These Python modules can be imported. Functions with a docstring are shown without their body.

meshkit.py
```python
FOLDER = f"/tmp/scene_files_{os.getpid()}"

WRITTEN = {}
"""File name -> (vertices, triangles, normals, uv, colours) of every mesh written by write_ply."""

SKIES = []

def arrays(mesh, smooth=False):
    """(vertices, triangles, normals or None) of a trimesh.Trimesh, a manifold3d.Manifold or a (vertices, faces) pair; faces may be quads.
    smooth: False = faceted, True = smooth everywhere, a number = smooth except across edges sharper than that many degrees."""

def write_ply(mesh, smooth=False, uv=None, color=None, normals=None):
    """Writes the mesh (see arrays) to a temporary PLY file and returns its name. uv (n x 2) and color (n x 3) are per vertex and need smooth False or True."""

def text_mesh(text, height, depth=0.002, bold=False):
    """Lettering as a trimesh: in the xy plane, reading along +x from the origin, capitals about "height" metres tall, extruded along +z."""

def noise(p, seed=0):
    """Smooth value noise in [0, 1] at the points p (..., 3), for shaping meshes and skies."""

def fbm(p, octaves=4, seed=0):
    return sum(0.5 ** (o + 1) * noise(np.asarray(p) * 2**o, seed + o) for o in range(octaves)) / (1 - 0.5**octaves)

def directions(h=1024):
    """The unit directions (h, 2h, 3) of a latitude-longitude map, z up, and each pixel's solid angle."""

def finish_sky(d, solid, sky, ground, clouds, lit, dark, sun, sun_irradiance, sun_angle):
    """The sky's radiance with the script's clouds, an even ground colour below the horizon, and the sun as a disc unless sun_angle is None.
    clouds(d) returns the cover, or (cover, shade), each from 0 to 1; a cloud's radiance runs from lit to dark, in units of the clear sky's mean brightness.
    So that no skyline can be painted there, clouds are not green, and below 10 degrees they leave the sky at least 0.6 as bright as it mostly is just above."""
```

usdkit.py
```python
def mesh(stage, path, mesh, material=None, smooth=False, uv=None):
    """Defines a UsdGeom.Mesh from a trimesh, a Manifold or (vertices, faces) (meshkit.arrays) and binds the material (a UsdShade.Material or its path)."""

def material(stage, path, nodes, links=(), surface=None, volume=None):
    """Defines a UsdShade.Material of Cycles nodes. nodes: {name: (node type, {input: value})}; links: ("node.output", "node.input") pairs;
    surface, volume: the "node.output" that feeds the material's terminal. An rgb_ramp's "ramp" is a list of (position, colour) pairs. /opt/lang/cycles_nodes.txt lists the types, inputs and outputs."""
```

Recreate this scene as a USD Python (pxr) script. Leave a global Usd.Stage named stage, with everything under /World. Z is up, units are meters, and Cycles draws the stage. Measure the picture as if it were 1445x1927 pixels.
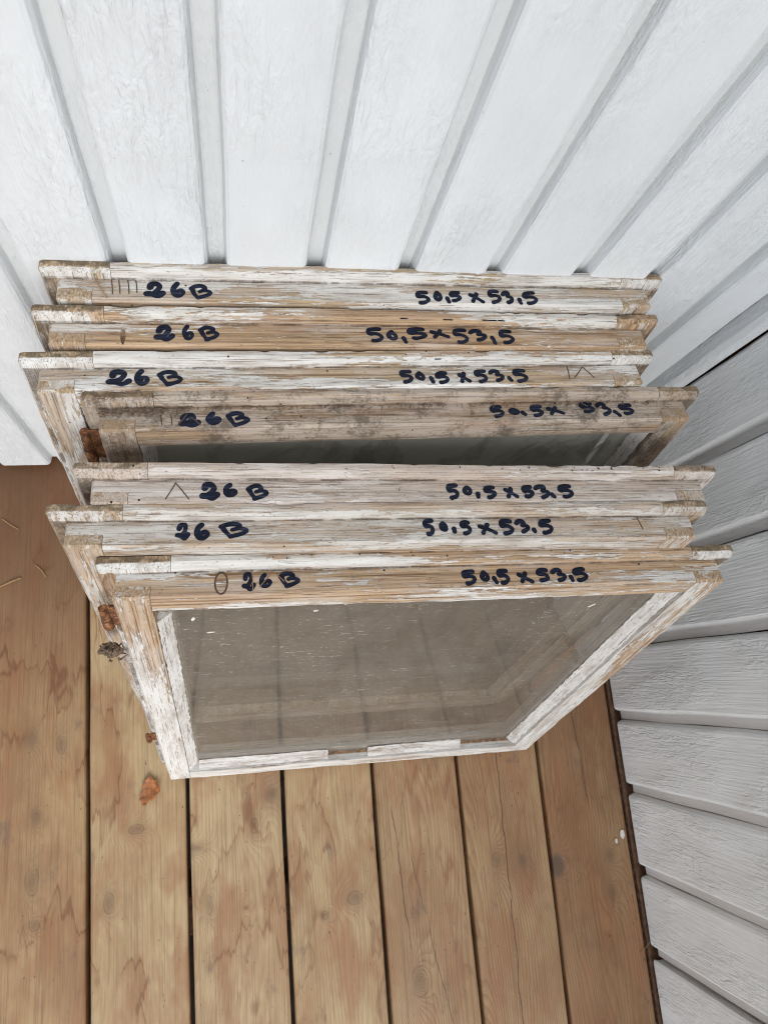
import math, random
import numpy as np
import trimesh, manifold3d as m3
from shapely.geometry import Polygon, LineString, Point, box as sbox
from shapely.ops import unary_union
from pxr import Usd, UsdGeom, UsdLux, UsdShade, Gf, Sdf, Vt
import usdkit, meshkit

stage = Usd.Stage.CreateInMemory()
UsdGeom.SetStageUpAxis(stage, UsdGeom.Tokens.z)
UsdGeom.SetStageMetersPerUnit(stage, 1.0)
WORLD = UsdGeom.Xform.Define(stage, '/World')
stage.SetDefaultPrim(WORLD.GetPrim())
UsdGeom.Scope.Define(stage, '/World/Looks')

# ------------------------------------------------------------------ camera, sky, sun
EXPOSURE = 0.50
cam = UsdGeom.Camera.Define(stage, '/World/camera')
Rc = np.array([[0.97713, -0.03361, 0.21029], [-0.08350, -0.96880, 0.23309], [0.19590, -0.24538, -0.94942]])  # columns: right, down, forward
Rc = np.linalg.qr(Rc)[0] * np.sign(np.diag(np.linalg.qr(Rc)[1]))
CPOS = (-0.12, -0.33352, 1.01951)
xa, ya, za = Rc[:, 0], -Rc[:, 1], -Rc[:, 2]
cam.AddTransformOp().Set(Gf.Matrix4d(*xa, 0, *ya, 0, *za, 0, *CPOS, 1))
cam.CreateFocalLengthAttr(25.0)
cam.CreateHorizontalApertureAttr(25.0 * 1445 / 1291.35)
cam.CreateVerticalApertureAttr(25.0 * 1927 / 1291.35)
cam.CreateClippingRangeAttr(Gf.Vec2f(0.01, 1000))
cam.CreateFStopAttr(18.0)
cam.CreateFocusDistanceAttr(0.56)
cam.CreateExposureAttr(EXPOSURE)

SUN = np.array([0.025, -1.0, 0.86]); SUN /= np.linalg.norm(SUN)
elev, rot = math.asin(SUN[2]), math.atan2(SUN[0], SUN[1])
usdkit.material(stage, '/World/Looks/sky_overcast', {
    'tc': ('texture_coordinate', {}),
    'sky': ('sky_texture', {'sky_type': 'single_scattering', 'sun_disc': False, 'sun_elevation': elev, 'sun_rotation': rot}),
    'desat': ('hsv', {'saturation': 0.22, 'value': 1.0, 'fac': 1.0}),
    'cl': ('noise_texture', {'scale': 2.6, 'detail': 5.0, 'roughness': 0.55}),
    'gr': ('rgb_ramp', {'ramp': [(0.3, (0.82, 0.84, 0.87)), (0.7, (1.15, 1.14, 1.13))]}),
    'mul': ('mix', {'mix_type': 'multiply', 'fac': 1.0}),
    'bg': ('background_shader', {'strength': 0.1})},
    [('sky.color', 'desat.color'), ('tc.generated', 'cl.vector'), ('cl.fac', 'gr.fac'), ('desat.color', 'mul.color1'),
     ('gr.color', 'mul.color2'), ('mul.color', 'bg.color')], surface='bg.background')
dome = UsdLux.DomeLight.Define(stage, '/World/sky')
UsdShade.MaterialBindingAPI.Apply(dome.GetPrim()).Bind(UsdShade.Material.Get(stage, '/World/Looks/sky_overcast'))
dome.GetPrim().SetCustomDataByKey('kind', 'structure')
sun = UsdLux.DistantLight.Define(stage, '/World/sun')
sun.CreateNormalizeAttr(True); sun.CreateIntensityAttr(0.4); sun.CreateAngleAttr(40.0); sun.CreateColorAttr(Gf.Vec3f(1.0, 0.995, 0.985))
zz = SUN; xx = np.cross([0, 0, 1.0], zz); xx /= np.linalg.norm(xx); yy = np.cross(zz, xx)
sun.AddTransformOp().Set(Gf.Matrix4d(*xx, 0, *yy, 0, *zz, 0, 0, 0, 5, 1))

# ------------------------------------------------------------------ helpers: prims
used = {}
def numbered(parent, name):
    k = (parent, name); n = used.get(k, 0); used[k] = n + 1
    return f'{parent}/{name}' + (f'_{n:03d}' if n else '')
def tag(prim, label=None, category=None, group=None, kind=None):
    for k, v in (('label', label), ('category', category), ('group', group), ('kind', kind)):
        if v: prim.SetCustomDataByKey(k, v)
    return prim
def thing(name, label=None, category=None, group=None, kind=None, mat4=None):
    x = UsdGeom.Xform.Define(stage, numbered('/World', name))
    if mat4 is not None: x.AddTransformOp().Set(Gf.Matrix4d(*np.asarray(mat4).T.ravel()))
    return tag(x.GetPrim(), label, category, group, kind)
def tm(x):
    if isinstance(x, m3.Manifold):
        me = x.to_mesh(); return trimesh.Trimesh(np.asarray(me.vert_properties)[:, :3], np.asarray(me.tri_verts), process=False)
    return x
def obj(name, mesh, material, parent=None, smooth=35, label=None):
    p = parent.GetPath().pathString if parent is not None else '/World'
    m = usdkit.mesh(stage, numbered(p, name), tm(mesh), material, smooth=smooth)
    return tag(m.GetPrim(), label)
def mbox(x0, x1, y0, y1, z0, z1):
    return m3.Manifold.cube([x1 - x0, y1 - y0, z1 - z0]).translate([x0, y0, z0])
def hull(boxes):
    return m3.Manifold.batch_hull(boxes)
def chambox(x0, x1, y0, y1, z0, z1, c):
    return hull([mbox(x0 + c, x1 - c, y0 + c, y1 - c, z0, z1), mbox(x0 + c, x1 - c, y0, y1, z0 + c, z1 - c), mbox(x0, x1, y0 + c, y1 - c, z0 + c, z1 - c)])
def wobble(v, amp, scale, seed):
    v = np.asarray(v, float)
    d = np.stack([meshkit.noise(v * scale + 17.3 * i + seed * 3.1, seed + i) - 0.5 for i in range(3)], -1)
    return v + d * 2 * amp
def extrude(poly, h, div=0, axis='z'):
    """a shapely polygon in (a, b) extruded along the axis named"""
    t = trimesh.creation.extrude_polygon(poly, 1.0, engine='earcut')
    if div:
        cs = m3.CrossSection([np.asarray(poly.exterior.coords)[:-1][:: 1 if poly.exterior.is_ccw else -1]])
        t = tm(m3.Manifold.extrude(cs, 1.0, n_divisions=div))
    v = t.vertices.copy(); v[:, 2] *= h
    if axis == 'x': v = v[:, [2, 0, 1]]
    if axis == 'y': v = np.c_[v[:, 0], -v[:, 2], v[:, 1]]
    return trimesh.Trimesh(v, t.faces, process=False)
def rounded(pts, r):
    p = Polygon(pts)
    return p.buffer(-r, quad_segs=3).buffer(r, quad_segs=3)
def tube(pts, r, n=6):
    pts = np.asarray(pts, float); m = len(pts); rr = np.broadcast_to(r, m)
    t = np.gradient(pts, axis=0); t /= np.linalg.norm(t, axis=1)[:, None] + 1e-12
    up = np.array([0.3, 0.2, 0.93]); a = np.cross(t, up); a /= np.linalg.norm(a, axis=1)[:, None] + 1e-9; b = np.cross(t, a)
    th = np.linspace(0, 2 * np.pi, n, endpoint=False)
    v = (pts[:, None] + rr[:, None, None] * (np.cos(th)[None, :, None] * a[:, None] + np.sin(th)[None, :, None] * b[:, None])).reshape(-1, 3)
    f = []
    for i in range(m - 1):
        for j in range(n):
            p, q = i * n + j, i * n + (j + 1) % n
            f += [(p, q, q + n), (p, q + n, p + n)]
    for j in range(1, n - 1):
        f += [(0, j + 1, j), ((m - 1) * n, (m - 1) * n + j, (m - 1) * n + j + 1)]
    return trimesh.Trimesh(v, f, process=False)
cat = trimesh.util.concatenate

# ------------------------------------------------------------------ helpers: material graphs
class Sock(str): pass
class Gr:
    def __init__(s): s.n, s.l = {}, []
    def add(s, kind, out, **kw):
        name = f'n{len(s.n)}'; ins = {}
        for k, v in kw.items():
            if isinstance(v, Sock): s.l.append((str(v), f'{name}.{k}'))
            elif v is not None: ins[k] = v
        s.n[name] = (kind, ins)
        return Sock(f'{name}.{out}')
    def math(s, op, a, b=0.0, c=0.0): return s.add('math', 'value', math_type=op, value1=a, value2=b, value3=c)
    def mul(s, a, b): return s.math('multiply', a, b)
    def plus(s, a, b): return s.math('add', a, b)
    def mad(s, a, b, c): return s.math('multiply_add', a, b, c)
    def maxi(s, a, b): return s.math('maximum', a, b)
    def step(s, v, lo, hi, a=0.0, b=1.0): return s.add('map_range', 'result', range_type='smoothstep', value=v, from_min=lo, from_max=hi, to_min=a, to_max=b)
    def map(s, vec, scale=(1, 1, 1), loc=(0, 0, 0), rot=(0, 0, 0)): return s.add('mapping', 'vector', vector=vec, scale=scale, location=loc, rotation=rot)
    def noise(s, vec, scale=1.0, detail=2.0, rough=0.5, dist=0.0, out='fac'): return s.add('noise_texture', out, vector=vec, scale=scale, detail=detail, roughness=rough, distortion=dist)
    def vor(s, vec, scale=1.0, out='distance', rnd=1.0): return s.add('voronoi_texture', out, vector=vec, scale=scale, randomness=rnd)
    def ramp(s, f, *stops): return s.add('rgb_ramp', 'color', fac=f, ramp=list(stops))
    def mix(s, f, a, b, t='mix'): return s.add('mix', 'color', mix_type=t, fac=f, color1=a, color2=b)
    def obj(s): return s.add('texture_coordinate', 'object')
    def addv(s, a, b): return s.add('mix', 'color', mix_type='add', fac=1.0, color1=a, color2=b)
    def sep(s, v):
        o = s.add('separate_xyz', 'x', vector=v); n = o.split('.')[0]
        return Sock(n + '.x'), Sock(n + '.y'), Sock(n + '.z')
    def comb(s, x, y, z): return s.add('combine_xyz', 'vector', x=x, y=y, z=z)
    def bump(s, h, strength, dist, normal=None): return s.add('bump', 'normal', height=h, strength=strength, distance=dist, normal=normal)
    def pbr(s, **kw): return s.add('principled_bsdf', 'BSDF', **kw)
    def make(s, name, surf): return usdkit.material(stage, '/World/Looks/' + name, s.n, s.l, surface=str(surf))

def simple(name, col, rough=0.6, var=0.25, scale=300.0, bump=0.0003, metallic=0.0):
    g = Gr(); o = g.obj(); f = g.noise(o, scale, 4, 0.6)
    c = g.ramp(f, (0.3, tuple(x * (1 - var) for x in col)), (0.7, tuple(min(1, x * (1 + var)) for x in col)))
    return g.make(name, g.pbr(base_color=c, roughness=rough, metallic=metallic, normal=g.bump(f, 0.6, bump)))

def wood_paint(name, grain, seed, paint, wash, dirt, tan=(0.44, 0.30, 0.17), white=(0.74, 0.735, 0.71), H=0.526, holes=0.2, bevel=0.12, low=0.0):
    """old paint flaking off bare pine; grain runs along x (rails) or z (stiles) of the sash"""
    g = Gr(); o = g.obj(); rnd = random.Random(seed)
    off = (rnd.uniform(-9, 9), rnd.uniform(-9, 9), rnd.uniform(-9, 9))
    o = g.map(o, loc=tuple(0.37 * q for q in off))
    def st(along, across):
        return (along, across, across) if grain == 'x' else (across, across, along)
    raw = g.obj(); rx, ry, rz = g.sep(raw)
    # grain of the bare wood
    w1 = g.noise(g.map(o, st(5, 520)), 1.0, 3, 0.62, 0.3)
    w2 = g.noise(g.map(o, st(9, 55)), 1.0, 3, 0.5)
    dk = tuple(q * f for q, f in zip(tan, (0.46, 0.38, 0.30)))
    lt = tuple(min(1, q * 1.28) for q in tan)
    wood = g.ramp(w1, (0.38, dk), (0.46, tuple(q * 0.84 for q in tan)), (0.53, tan), (0.66, lt))
    wood = g.mix(g.step(w2, 0.42, 0.66, 0.0, 0.7), wood, g.mix(0.5, wood, (0.40, 0.27, 0.20)))
    ws = g.noise(g.map(o, st(10, 80)), 1.0, 5, 0.65)
    wood = g.mix(g.step(ws, 0.56 - 0.25 * wash, 0.70 - 0.2 * wash, 0.0, 0.70), wood, g.mix(0.5, wood, (0.66, 0.62, 0.58)))
    # flaking paint
    p1 = g.noise(g.map(o, st(7, 48)), 1.0, 2, 0.5)
    p2 = g.noise(g.map(o, st(70, 420)), 1.0, 4, 0.7)
    p3 = g.noise(g.map(o, st(14, 620)), 1.0, 2, 0.6)
    p = g.plus(g.mul(p1, 1.15), g.plus(g.mul(p2, 0.75), g.mul(p3, 0.45)))       # mean about 1.17
    bev = g.mul(g.step(ry, -0.0105, -0.0098), g.mul(g.step(ry, -0.0062, -0.0050, 1.0, 0.0), g.step(rz, H - 0.0095, H - 0.0088)))   # sheltered slope of the lip keeps its paint
    p = g.mad(bev, bevel if grain == 'x' else bevel * 2.0, p)
    if low: p = g.plus(p, g.mul(g.step(rz, 0.18, 0.46, 1.0, 0.0), low))      # the foot of the stile kept its paint
    thr = 1.37 - 0.40 * paint
    pm = g.step(p, thr - 0.010, thr + 0.012)
    pc = g.noise(g.map(o, st(20, 160)), 1.0, 4, 0.6)
    pcol = g.ramp(pc, (0.32, tuple(q * f for q, f in zip(white, (0.66, 0.61, 0.56)))), (0.50, tuple(q * f for q, f in zip(white, (0.92, 0.90, 0.88)))), (0.62, white), (0.8, tuple(min(0.86, q * 1.06) for q in white)))
    crack = g.step(g.noise(g.map(o, st(14, 1100)), 1.0, 2, 0.55, 0.4), 0.36, 0.41, 1.0, 0.0)
    col = g.mix(pm, wood, pcol)
    col = g.mix(g.mul(crack, 0.68), col, (0.115, 0.078, 0.052))
    gsp = g.noise(g.map(o, st(260, 620)), 1.0, 2, 0.7)
    col = g.mix(g.step(gsp, 0.62, 0.72, 0.0, 0.55 + 0.3 * dirt), col, (0.10, 0.075, 0.055))
    # dirt: fine speckle, blotches, and the line caught along the rebate
    d1 = g.noise(g.map(o, (40, 40, 40)), 1.0, 4, 0.68)
    d2 = g.noise(g.map(o, (420, 420, 420)), 1.0, 4, 0.7)
    dm = g.step(g.plus(g.mul(d1, 0.8), g.mul(d2, 0.45)), 0.80 - 0.26 * dirt, 0.92 - 0.18 * dirt, 0.0, 0.35 + 0.5 * dirt)
    nd = g.math('absolute', g.plus(ry, 0.0097))
    line = g.mul(g.mul(g.step(g.mad(d2, 0.0022, nd), 0.0012, 0.0024, 1.0, 0.0), g.step(rz, H - 0.0080, H - 0.0068, 1.0, 0.0)), g.step(d1, 0.36, 0.56))
    col = g.mix(g.maxi(dm, g.mul(line, 0.8)), col, g.mix(d2, (0.045, 0.034, 0.024), (0.16, 0.12, 0.085)))
    hgt = g.plus(g.mul(pm, 0.6), g.mul(w1, 0.4))
    # end grain at the top of the stiles
    if grain == 'z':
        e = g.noise(g.map(o, (700, 260, 40)), 1.0, 4, 0.7)
        e2 = g.noise(g.map(o, (90, 150, 60)), 1.0, 4, 0.6)
        lipf = g.mul(g.step(g.mad(e2, 0.0016, ry), -0.0052, -0.0042), g.step(rz, H - 0.0025, H - 0.0015))      # the flat top of the lip: dark and mossy
        ten = g.mul(g.step(ry, -0.0200, -0.0195, 1.0, 0.0), g.step(g.mad(e2, 0.002, rz), H - 0.0112, H - 0.0100))
        keep = g.step(g.noise(g.map(o, (60, 150, 60)), 1.0, 3, 0.6), 0.60 - 0.22 * paint, 0.64 - 0.22 * paint, 1.0, 0.25)
        ecol = g.ramp(e, (0.28, (0.055, 0.038, 0.024)), (0.40, (0.30, 0.21, 0.125)), (0.56, tan), (0.70, white))
        lcol = g.mix(g.step(e2, 0.38, 0.60, 0.0, 0.85), ecol, g.mix(e, (0.03, 0.026, 0.016), (0.22, 0.165, 0.10)))
        col = g.mix(g.mul(ten, keep), col, ecol)
        col = g.mix(lipf, col, lcol)
    if holes:
        hv = g.map(raw, (75, 75, 75), loc=off)
        hd = g.vor(hv, 1.0, 'distance'); hc = g.vor(hv, 1.0, 'color')
        hr, _, _ = g.sep(hc)
        hm = g.mul(g.step(hd, 0.05, 0.09, 1.0, 0.0), g.step(hr, 1 - holes, 1.001 - holes))
        col = g.mix(hm, col, (0.008, 0.006, 0.005))
    rgh = g.plus(0.62, g.mul(d1, 0.3))
    return g.make(name, g.pbr(base_color=col, roughness=rgh, specular_ior_level=0.35, normal=g.bump(hgt, 0.75, 0.0007)))

def wall_paint(name, seed, relief=1.0, col=(0.80, 0.81, 0.81), axis='y', face=0.0, groove_tone=(0.85, 0.84, 0.82)):
    g = Gr(); o = g.obj(); px, py, _ = g.sep(o)
    depth = g.plus(py, -face) if axis == 'y' else g.plus(px, -face)
    o = g.map(o, loc=(seed * 1.7, seed * 2.3, seed * 0.9))
    n1 = g.noise(g.map(o, (190, 190, 34)), 1.0, 3, 0.62, 1.2)          # raised grain and nap under the paint
    n2 = g.noise(g.map(o, (70, 70, 34)), 1.0, 3, 0.6, 1.2)
    n4 = g.noise(g.map(o, (420, 420, 12)), 1.0, 1, 0.5)
    pat = g.step(g.noise(g.map(o, (15, 15, 8)), 1.0, 1, 0.5), 0.36, 0.64, 0.12, 1.0)
    h = g.plus(g.mul(g.plus(g.mul(n1, 1.0), g.mul(n2, 0.9)), pat), g.mul(n4, 0.28))
    blot = g.noise(g.map(o, (16, 16, 6)), 1.0, 4, 0.6)
    c = g.ramp(blot, (0.32, tuple(q * 0.93 for q in col)), (0.66, tuple(min(0.88, q * 1.02) for q in col)))
    c = g.mix(g.step(depth, 0.0045, 0.0085, 0.0, 0.9), c, tuple(q * f for q, f in zip(col, groove_tone)))     # groove floors: thin old paint plus groove shade put into the colour
    sp = g.noise(g.map(o, (330, 330, 200)), 1.0, 3, 0.75)
    spm = g.mul(g.step(sp, 0.70, 0.73, 0.0, 0.75), g.step(g.noise(g.map(o, (11, 11, 7)), 1.0, 3, 0.5), 0.50, 0.60))
    c = g.mix(spm, c, (0.22, 0.17, 0.13))
    return g.make(name, g.pbr(base_color=c, roughness=0.48, specular_ior_level=0.4, normal=g.bump(h, min(1.0, 0.62 * relief), 0.0013 * relief)))

def deck_wood(name, seed, base=(0.42, 0.26, 0.14), pale=(0.52, 0.37, 0.22), dark=(0.17, 0.085, 0.04), freq=220.0, rings=0.35, wetness=1.0, old=None, knots=(), cracks=()):
    g = Gr(); o = g.obj(); raw = o; rnd = random.Random(seed)
    o = g.map(o, loc=(rnd.uniform(-5, 5), rnd.uniform(-5, 5), rnd.uniform(-5, 5)))
    # knots: cells stretched along the board (y)
    kv = g.map(o, (9.0, 6.5, 0.0)); kd = g.vor(kv, 1.0, 'distance', 0.9); kc, _, _ = g.sep(g.vor(kv, 1.0, 'color', 0.9))
    on = g.step(kc, 0.62, 0.63)
    bumpk = g.mul(g.math('exponent', g.mul(kd, -6.0)), on)
    warp = g.noise(g.map(o, (9, 1.1, 0)), 1.0, 2, 0.5)
    gx, gy, _ = g.sep(raw); kdist = None
    for kx, ky, kr, ks in knots:        # the knots of this board: place, size, stretch along the board
        d = g.math('sqrt', g.plus(g.math('power', g.mul(g.plus(gx, -kx), 1 / kr), 2.0), g.math('power', g.mul(g.plus(gy, -ky), 1 / (kr * ks)), 2.0)))
        kdist = d if kdist is None else g.math('minimum', kdist, d)
    x, y, z = g.sep(o)
    F = g.plus(g.mul(x, freq), g.plus(g.mul(warp, freq * 0.16), g.plus(g.mul(bumpk, freq * 0.06), g.mul(g.math('exponent', g.mul(kdist, -0.8)), freq * 0.05) if knots else 0.0)))
    ring = g.math('fraction', F)
    late = g.mul(g.step(ring, 0.2, 0.85), g.step(ring, 0.85, 1.0, 1.0, 0.0))
    fib = g.noise(g.map(o, (480, 5, 0)), 1.0, 3, 0.68)
    ton = g.noise(g.map(o, (14, 6.0, 0)), 1.0, 4, 0.65)
    c = g.mix(g.step(ton, 0.36, 0.64), base, pale)
    hue = g.noise(g.map(o, (22, 9, 0), loc=(3, 1, 0)), 1.0, 3, 0.6)
    c = g.mix(g.step(hue, 0.47, 0.66, 0.0, 0.72), c, (0.34, 0.165, 0.08))
    c = g.mix(g.step(hue, 0.32, 0.46, 0.22, 0.0), c, (0.46, 0.34, 0.18))
    c = g.mix(g.mul(late, rings), c, dark)
    c = g.mix(g.step(fib, 0.46, 0.70, 0.0, 0.52), c, tuple(q * 0.50 for q in base))
    kn = g.mul(g.step(g.mad(fib, 0.05, kd), 0.08, 0.16, 1.0, 0.0), on)
    halo = g.mul(g.step(kd, 0.08, 0.30, 0.6, 0.0), on)
    c = g.mix(halo, c, (0.22, 0.125, 0.07))
    c = g.mix(g.mul(kn, 0.8), c, g.mix(fib, (0.035, 0.024, 0.018), (0.16, 0.11, 0.075)))
    if knots:
        kn2 = g.step(g.mad(g.plus(fib, -0.5), 1.6, g.mad(g.plus(ton, -0.5), 1.8, kdist)), 0.30, 1.30, 0.42, 0.0)
        c = g.mix(g.step(kdist, 0.9, 3.2, 0.32, 0.0), c, (0.24, 0.14, 0.075))
        c = g.mix(kn2, c, g.mix(fib, (0.06, 0.036, 0.022), (0.20, 0.13, 0.085)))
        c = g.mix(g.mul(g.step(g.math('absolute', g.mad(g.plus(ton, -0.5), 1.2, g.plus(kdist, -1.0))), 0.0, 0.16, 0.5, 0.0), g.step(hue, 0.4, 0.55)), c, (0.12, 0.055, 0.025))
    for ca, cb, y0, y1, cw in cracks:   # drying cracks: x = ca + cb * y
        wig = g.noise(g.map(raw, (0, 22, 0), loc=(ca * 90, 0, 0)), 1.0, 3, 0.6)
        dx = g.math('absolute', g.plus(gx, g.mad(gy, -cb, g.mad(wig, 0.012, -ca - 0.006))))
        wv = g.noise(g.map(raw, (300, 70, 0)), 1.0, 2, 0.6)
        on_ = g.mul(g.step(gy, y1, y1 + 0.03), g.step(gy, y0 - 0.03, y0, 1.0, 0.0))
        c = g.mix(g.mul(g.step(g.mad(g.plus(wv, -0.5), cw * 1.6, dx), cw * 0.5, cw * 1.3, 0.7, 0.0), g.mul(on_, g.step(wig, 0.3, 0.5, 0.35, 1.0))), c, (0.05, 0.028, 0.018))
    # water marks: jagged tide lines that follow the grain
    jag = g.noise(g.map(o, (210, 5, 0)), 1.0, 2, 0.75)
    jag2 = g.noise(g.map(o, (60, 4, 0)), 1.0, 1, 0.5)
    jv = g.comb(g.mad(jag2, 0.35, g.mul(x, 9.0)), g.mad(jag, 0.14, g.mad(jag2, 0.5, g.mul(y, 4.6))), 0.0)
    tn = g.noise(jv, 1.0, 3, 0.55)
    edge = g.math('absolute', g.plus(tn, -0.53))
    brk = g.step(g.noise(g.map(o, (16, 7, 0), loc=(7, 2, 0)), 1.0, 2, 0.6), 0.34, 0.48)
    tide = g.mul(g.step(edge, 0.0, 0.014, 1.0, 0.0), brk)
    soft = g.mul(g.mul(g.step(edge, 0.0, 0.07, 1.0, 0.0), g.step(tn, 0.525, 0.535)), brk)
    c = g.mix(g.mul(soft, 0.34 * wetness), c, (0.27, 0.13, 0.055))
    c = g.mix(g.mul(tide, g.step(hue, 0.36, 0.56, 0.12, 0.62 * wetness)), c, (0.16, 0.062, 0.026))
    st = g.noise(g.map(o, (34, 16, 0)), 1.0, 4, 0.65)
    c = g.mix(g.step(st, 0.58, 0.76, 0.0, 0.6), c, (0.15, 0.105, 0.08))
    s2 = g.noise(g.map(o, (420, 420, 0)), 1.0, 2, 0.6)
    c = g.mix(g.mul(g.step(s2, 0.74, 0.77), g.step(warp, 0.45, 0.55)), c, (0.66, 0.62, 0.56))
    s3 = g.noise(g.map(o, (240, 130, 0), loc=(4, 4, 0)), 1.0, 2, 0.6)
    c = g.mix(g.step(s3, 0.69, 0.75, 0.0, 0.85), c, (0.05, 0.033, 0.024))
    if old:      # dark stain towards the wall, deepened by shade put into the colour
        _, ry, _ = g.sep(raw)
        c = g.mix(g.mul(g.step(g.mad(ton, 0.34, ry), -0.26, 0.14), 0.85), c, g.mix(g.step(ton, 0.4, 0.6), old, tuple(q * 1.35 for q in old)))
    h = g.plus(g.mul(late, 0.4), g.mul(fib, 0.7))
    return g.make(name, g.pbr(base_color=c, roughness=g.step(st, 0.3, 0.8, 0.42, 0.62), specular_ior_level=0.4, normal=g.bump(h, 0.45, 0.0006)))

def glass_mat(name, seed, dust=0.25, dcl=(0.225, 0.192, 0.160), tint=(0.91, 0.92, 0.90)):
    g = Gr(); o = g.obj(); o = g.map(o, loc=(seed * 1.3, 0, seed * 0.7))
    bf = g.add('geometry', 'backfacing')
    fr = g.mul(g.add('fresnel', 'fac', IOR=1.5), g.math('subtract', 1.0, bf))
    wav = g.noise(g.map(o, (14, 14, 9)), 1.0, 2, 0.5)
    gl = g.add('glossy_bsdf', 'BSDF', color=(1, 1, 1), roughness=0.03, normal=g.bump(wav, 0.25, 0.002))
    tr = g.add('transparent_bsdf', 'BSDF', color=tint)
    a = g.add('mix_closure', 'closure', fac=fr, closure1=tr, closure2=gl)
    film = g.noise(g.map(o, (16, 16, 9)), 1.0, 5, 0.65, 0.6)
    spk = g.noise(g.map(o, (300, 300, 300)), 1.0, 3, 0.75)
    scr = g.noise(g.map(o, (55, 55, 300), rot=(0, 0.5, 0)), 1.0, 3, 0.75, 1.8)
    m = g.plus(g.step(film, 0.32, 0.68, dust * 0.62, dust * 1.38), g.mul(g.step(spk, 0.66, 0.72), g.step(film, 0.42, 0.62, 0.05, 0.5)))
    m = g.plus(m, g.mul(g.step(scr, 0.60, 0.70), g.step(film, 0.46, 0.62, 0.0, 0.5)))
    gz_ = g.noise(g.map(o, (3, 3, 60), rot=(0, 0.06, 0)), 1.0, 3, 0.6, 0.8)
    m = g.plus(m, g.mul(g.step(gz_, 0.66, 0.72, 0.0, 0.35), g.step(film, 0.38, 0.6)))
    m = g.mul(g.math('minimum', m, 0.95), g.math('subtract', 1.0, bf))
    dcol = g.mix(g.maxi(g.step(spk, 0.66, 0.72), g.step(scr, 0.60, 0.70)), dcl, (0.52, 0.48, 0.42))
    df = g.add('diffuse_bsdf', 'BSDF', color=dcol)
    return g.make(name, g.add('mix_closure', 'closure', fac=m, closure1=a, closure2=df))

def rust_mat(name):
    g = Gr(); o = g.obj(); a = g.noise(o, 220, 5, 0.7); b = g.noise(o, 70, 4, 0.6)
    c = g.ramp(a, (0.32, (0.025, 0.012, 0.008)), (0.5, (0.17, 0.065, 0.025)), (0.66, (0.40, 0.19, 0.08)), (0.8, (0.55, 0.45, 0.36)))
    c = g.mix(g.step(b, 0.55, 0.7, 0.0, 0.7), c, (0.06, 0.035, 0.025))
    return g.make(name, g.pbr(base_color=c, roughness=0.9, normal=g.bump(a, 1.0, 0.002)))

def ink_mat(name):
    g = Gr(); o = g.obj(); a = g.noise(g.map(o, (60, 500, 500)), 1.0, 3, 0.6)
    b = g.noise(g.map(o, (90, 620, 620), loc=(2, 5, 1)), 1.0, 3, 0.65)
    return g.make(name, g.pbr(alpha=g.step(b, 0.30, 0.37, 0.25, 1.0), base_color=g.ramp(a, (0.35, (0.004, 0.006, 0.014)), (0.58, (0.010, 0.015, 0.035)), (0.72, (0.04, 0.05, 0.085))), roughness=0.55, specular_ior_level=0.16, normal=g.bump(a, 0.5, 0.0003)))

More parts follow.
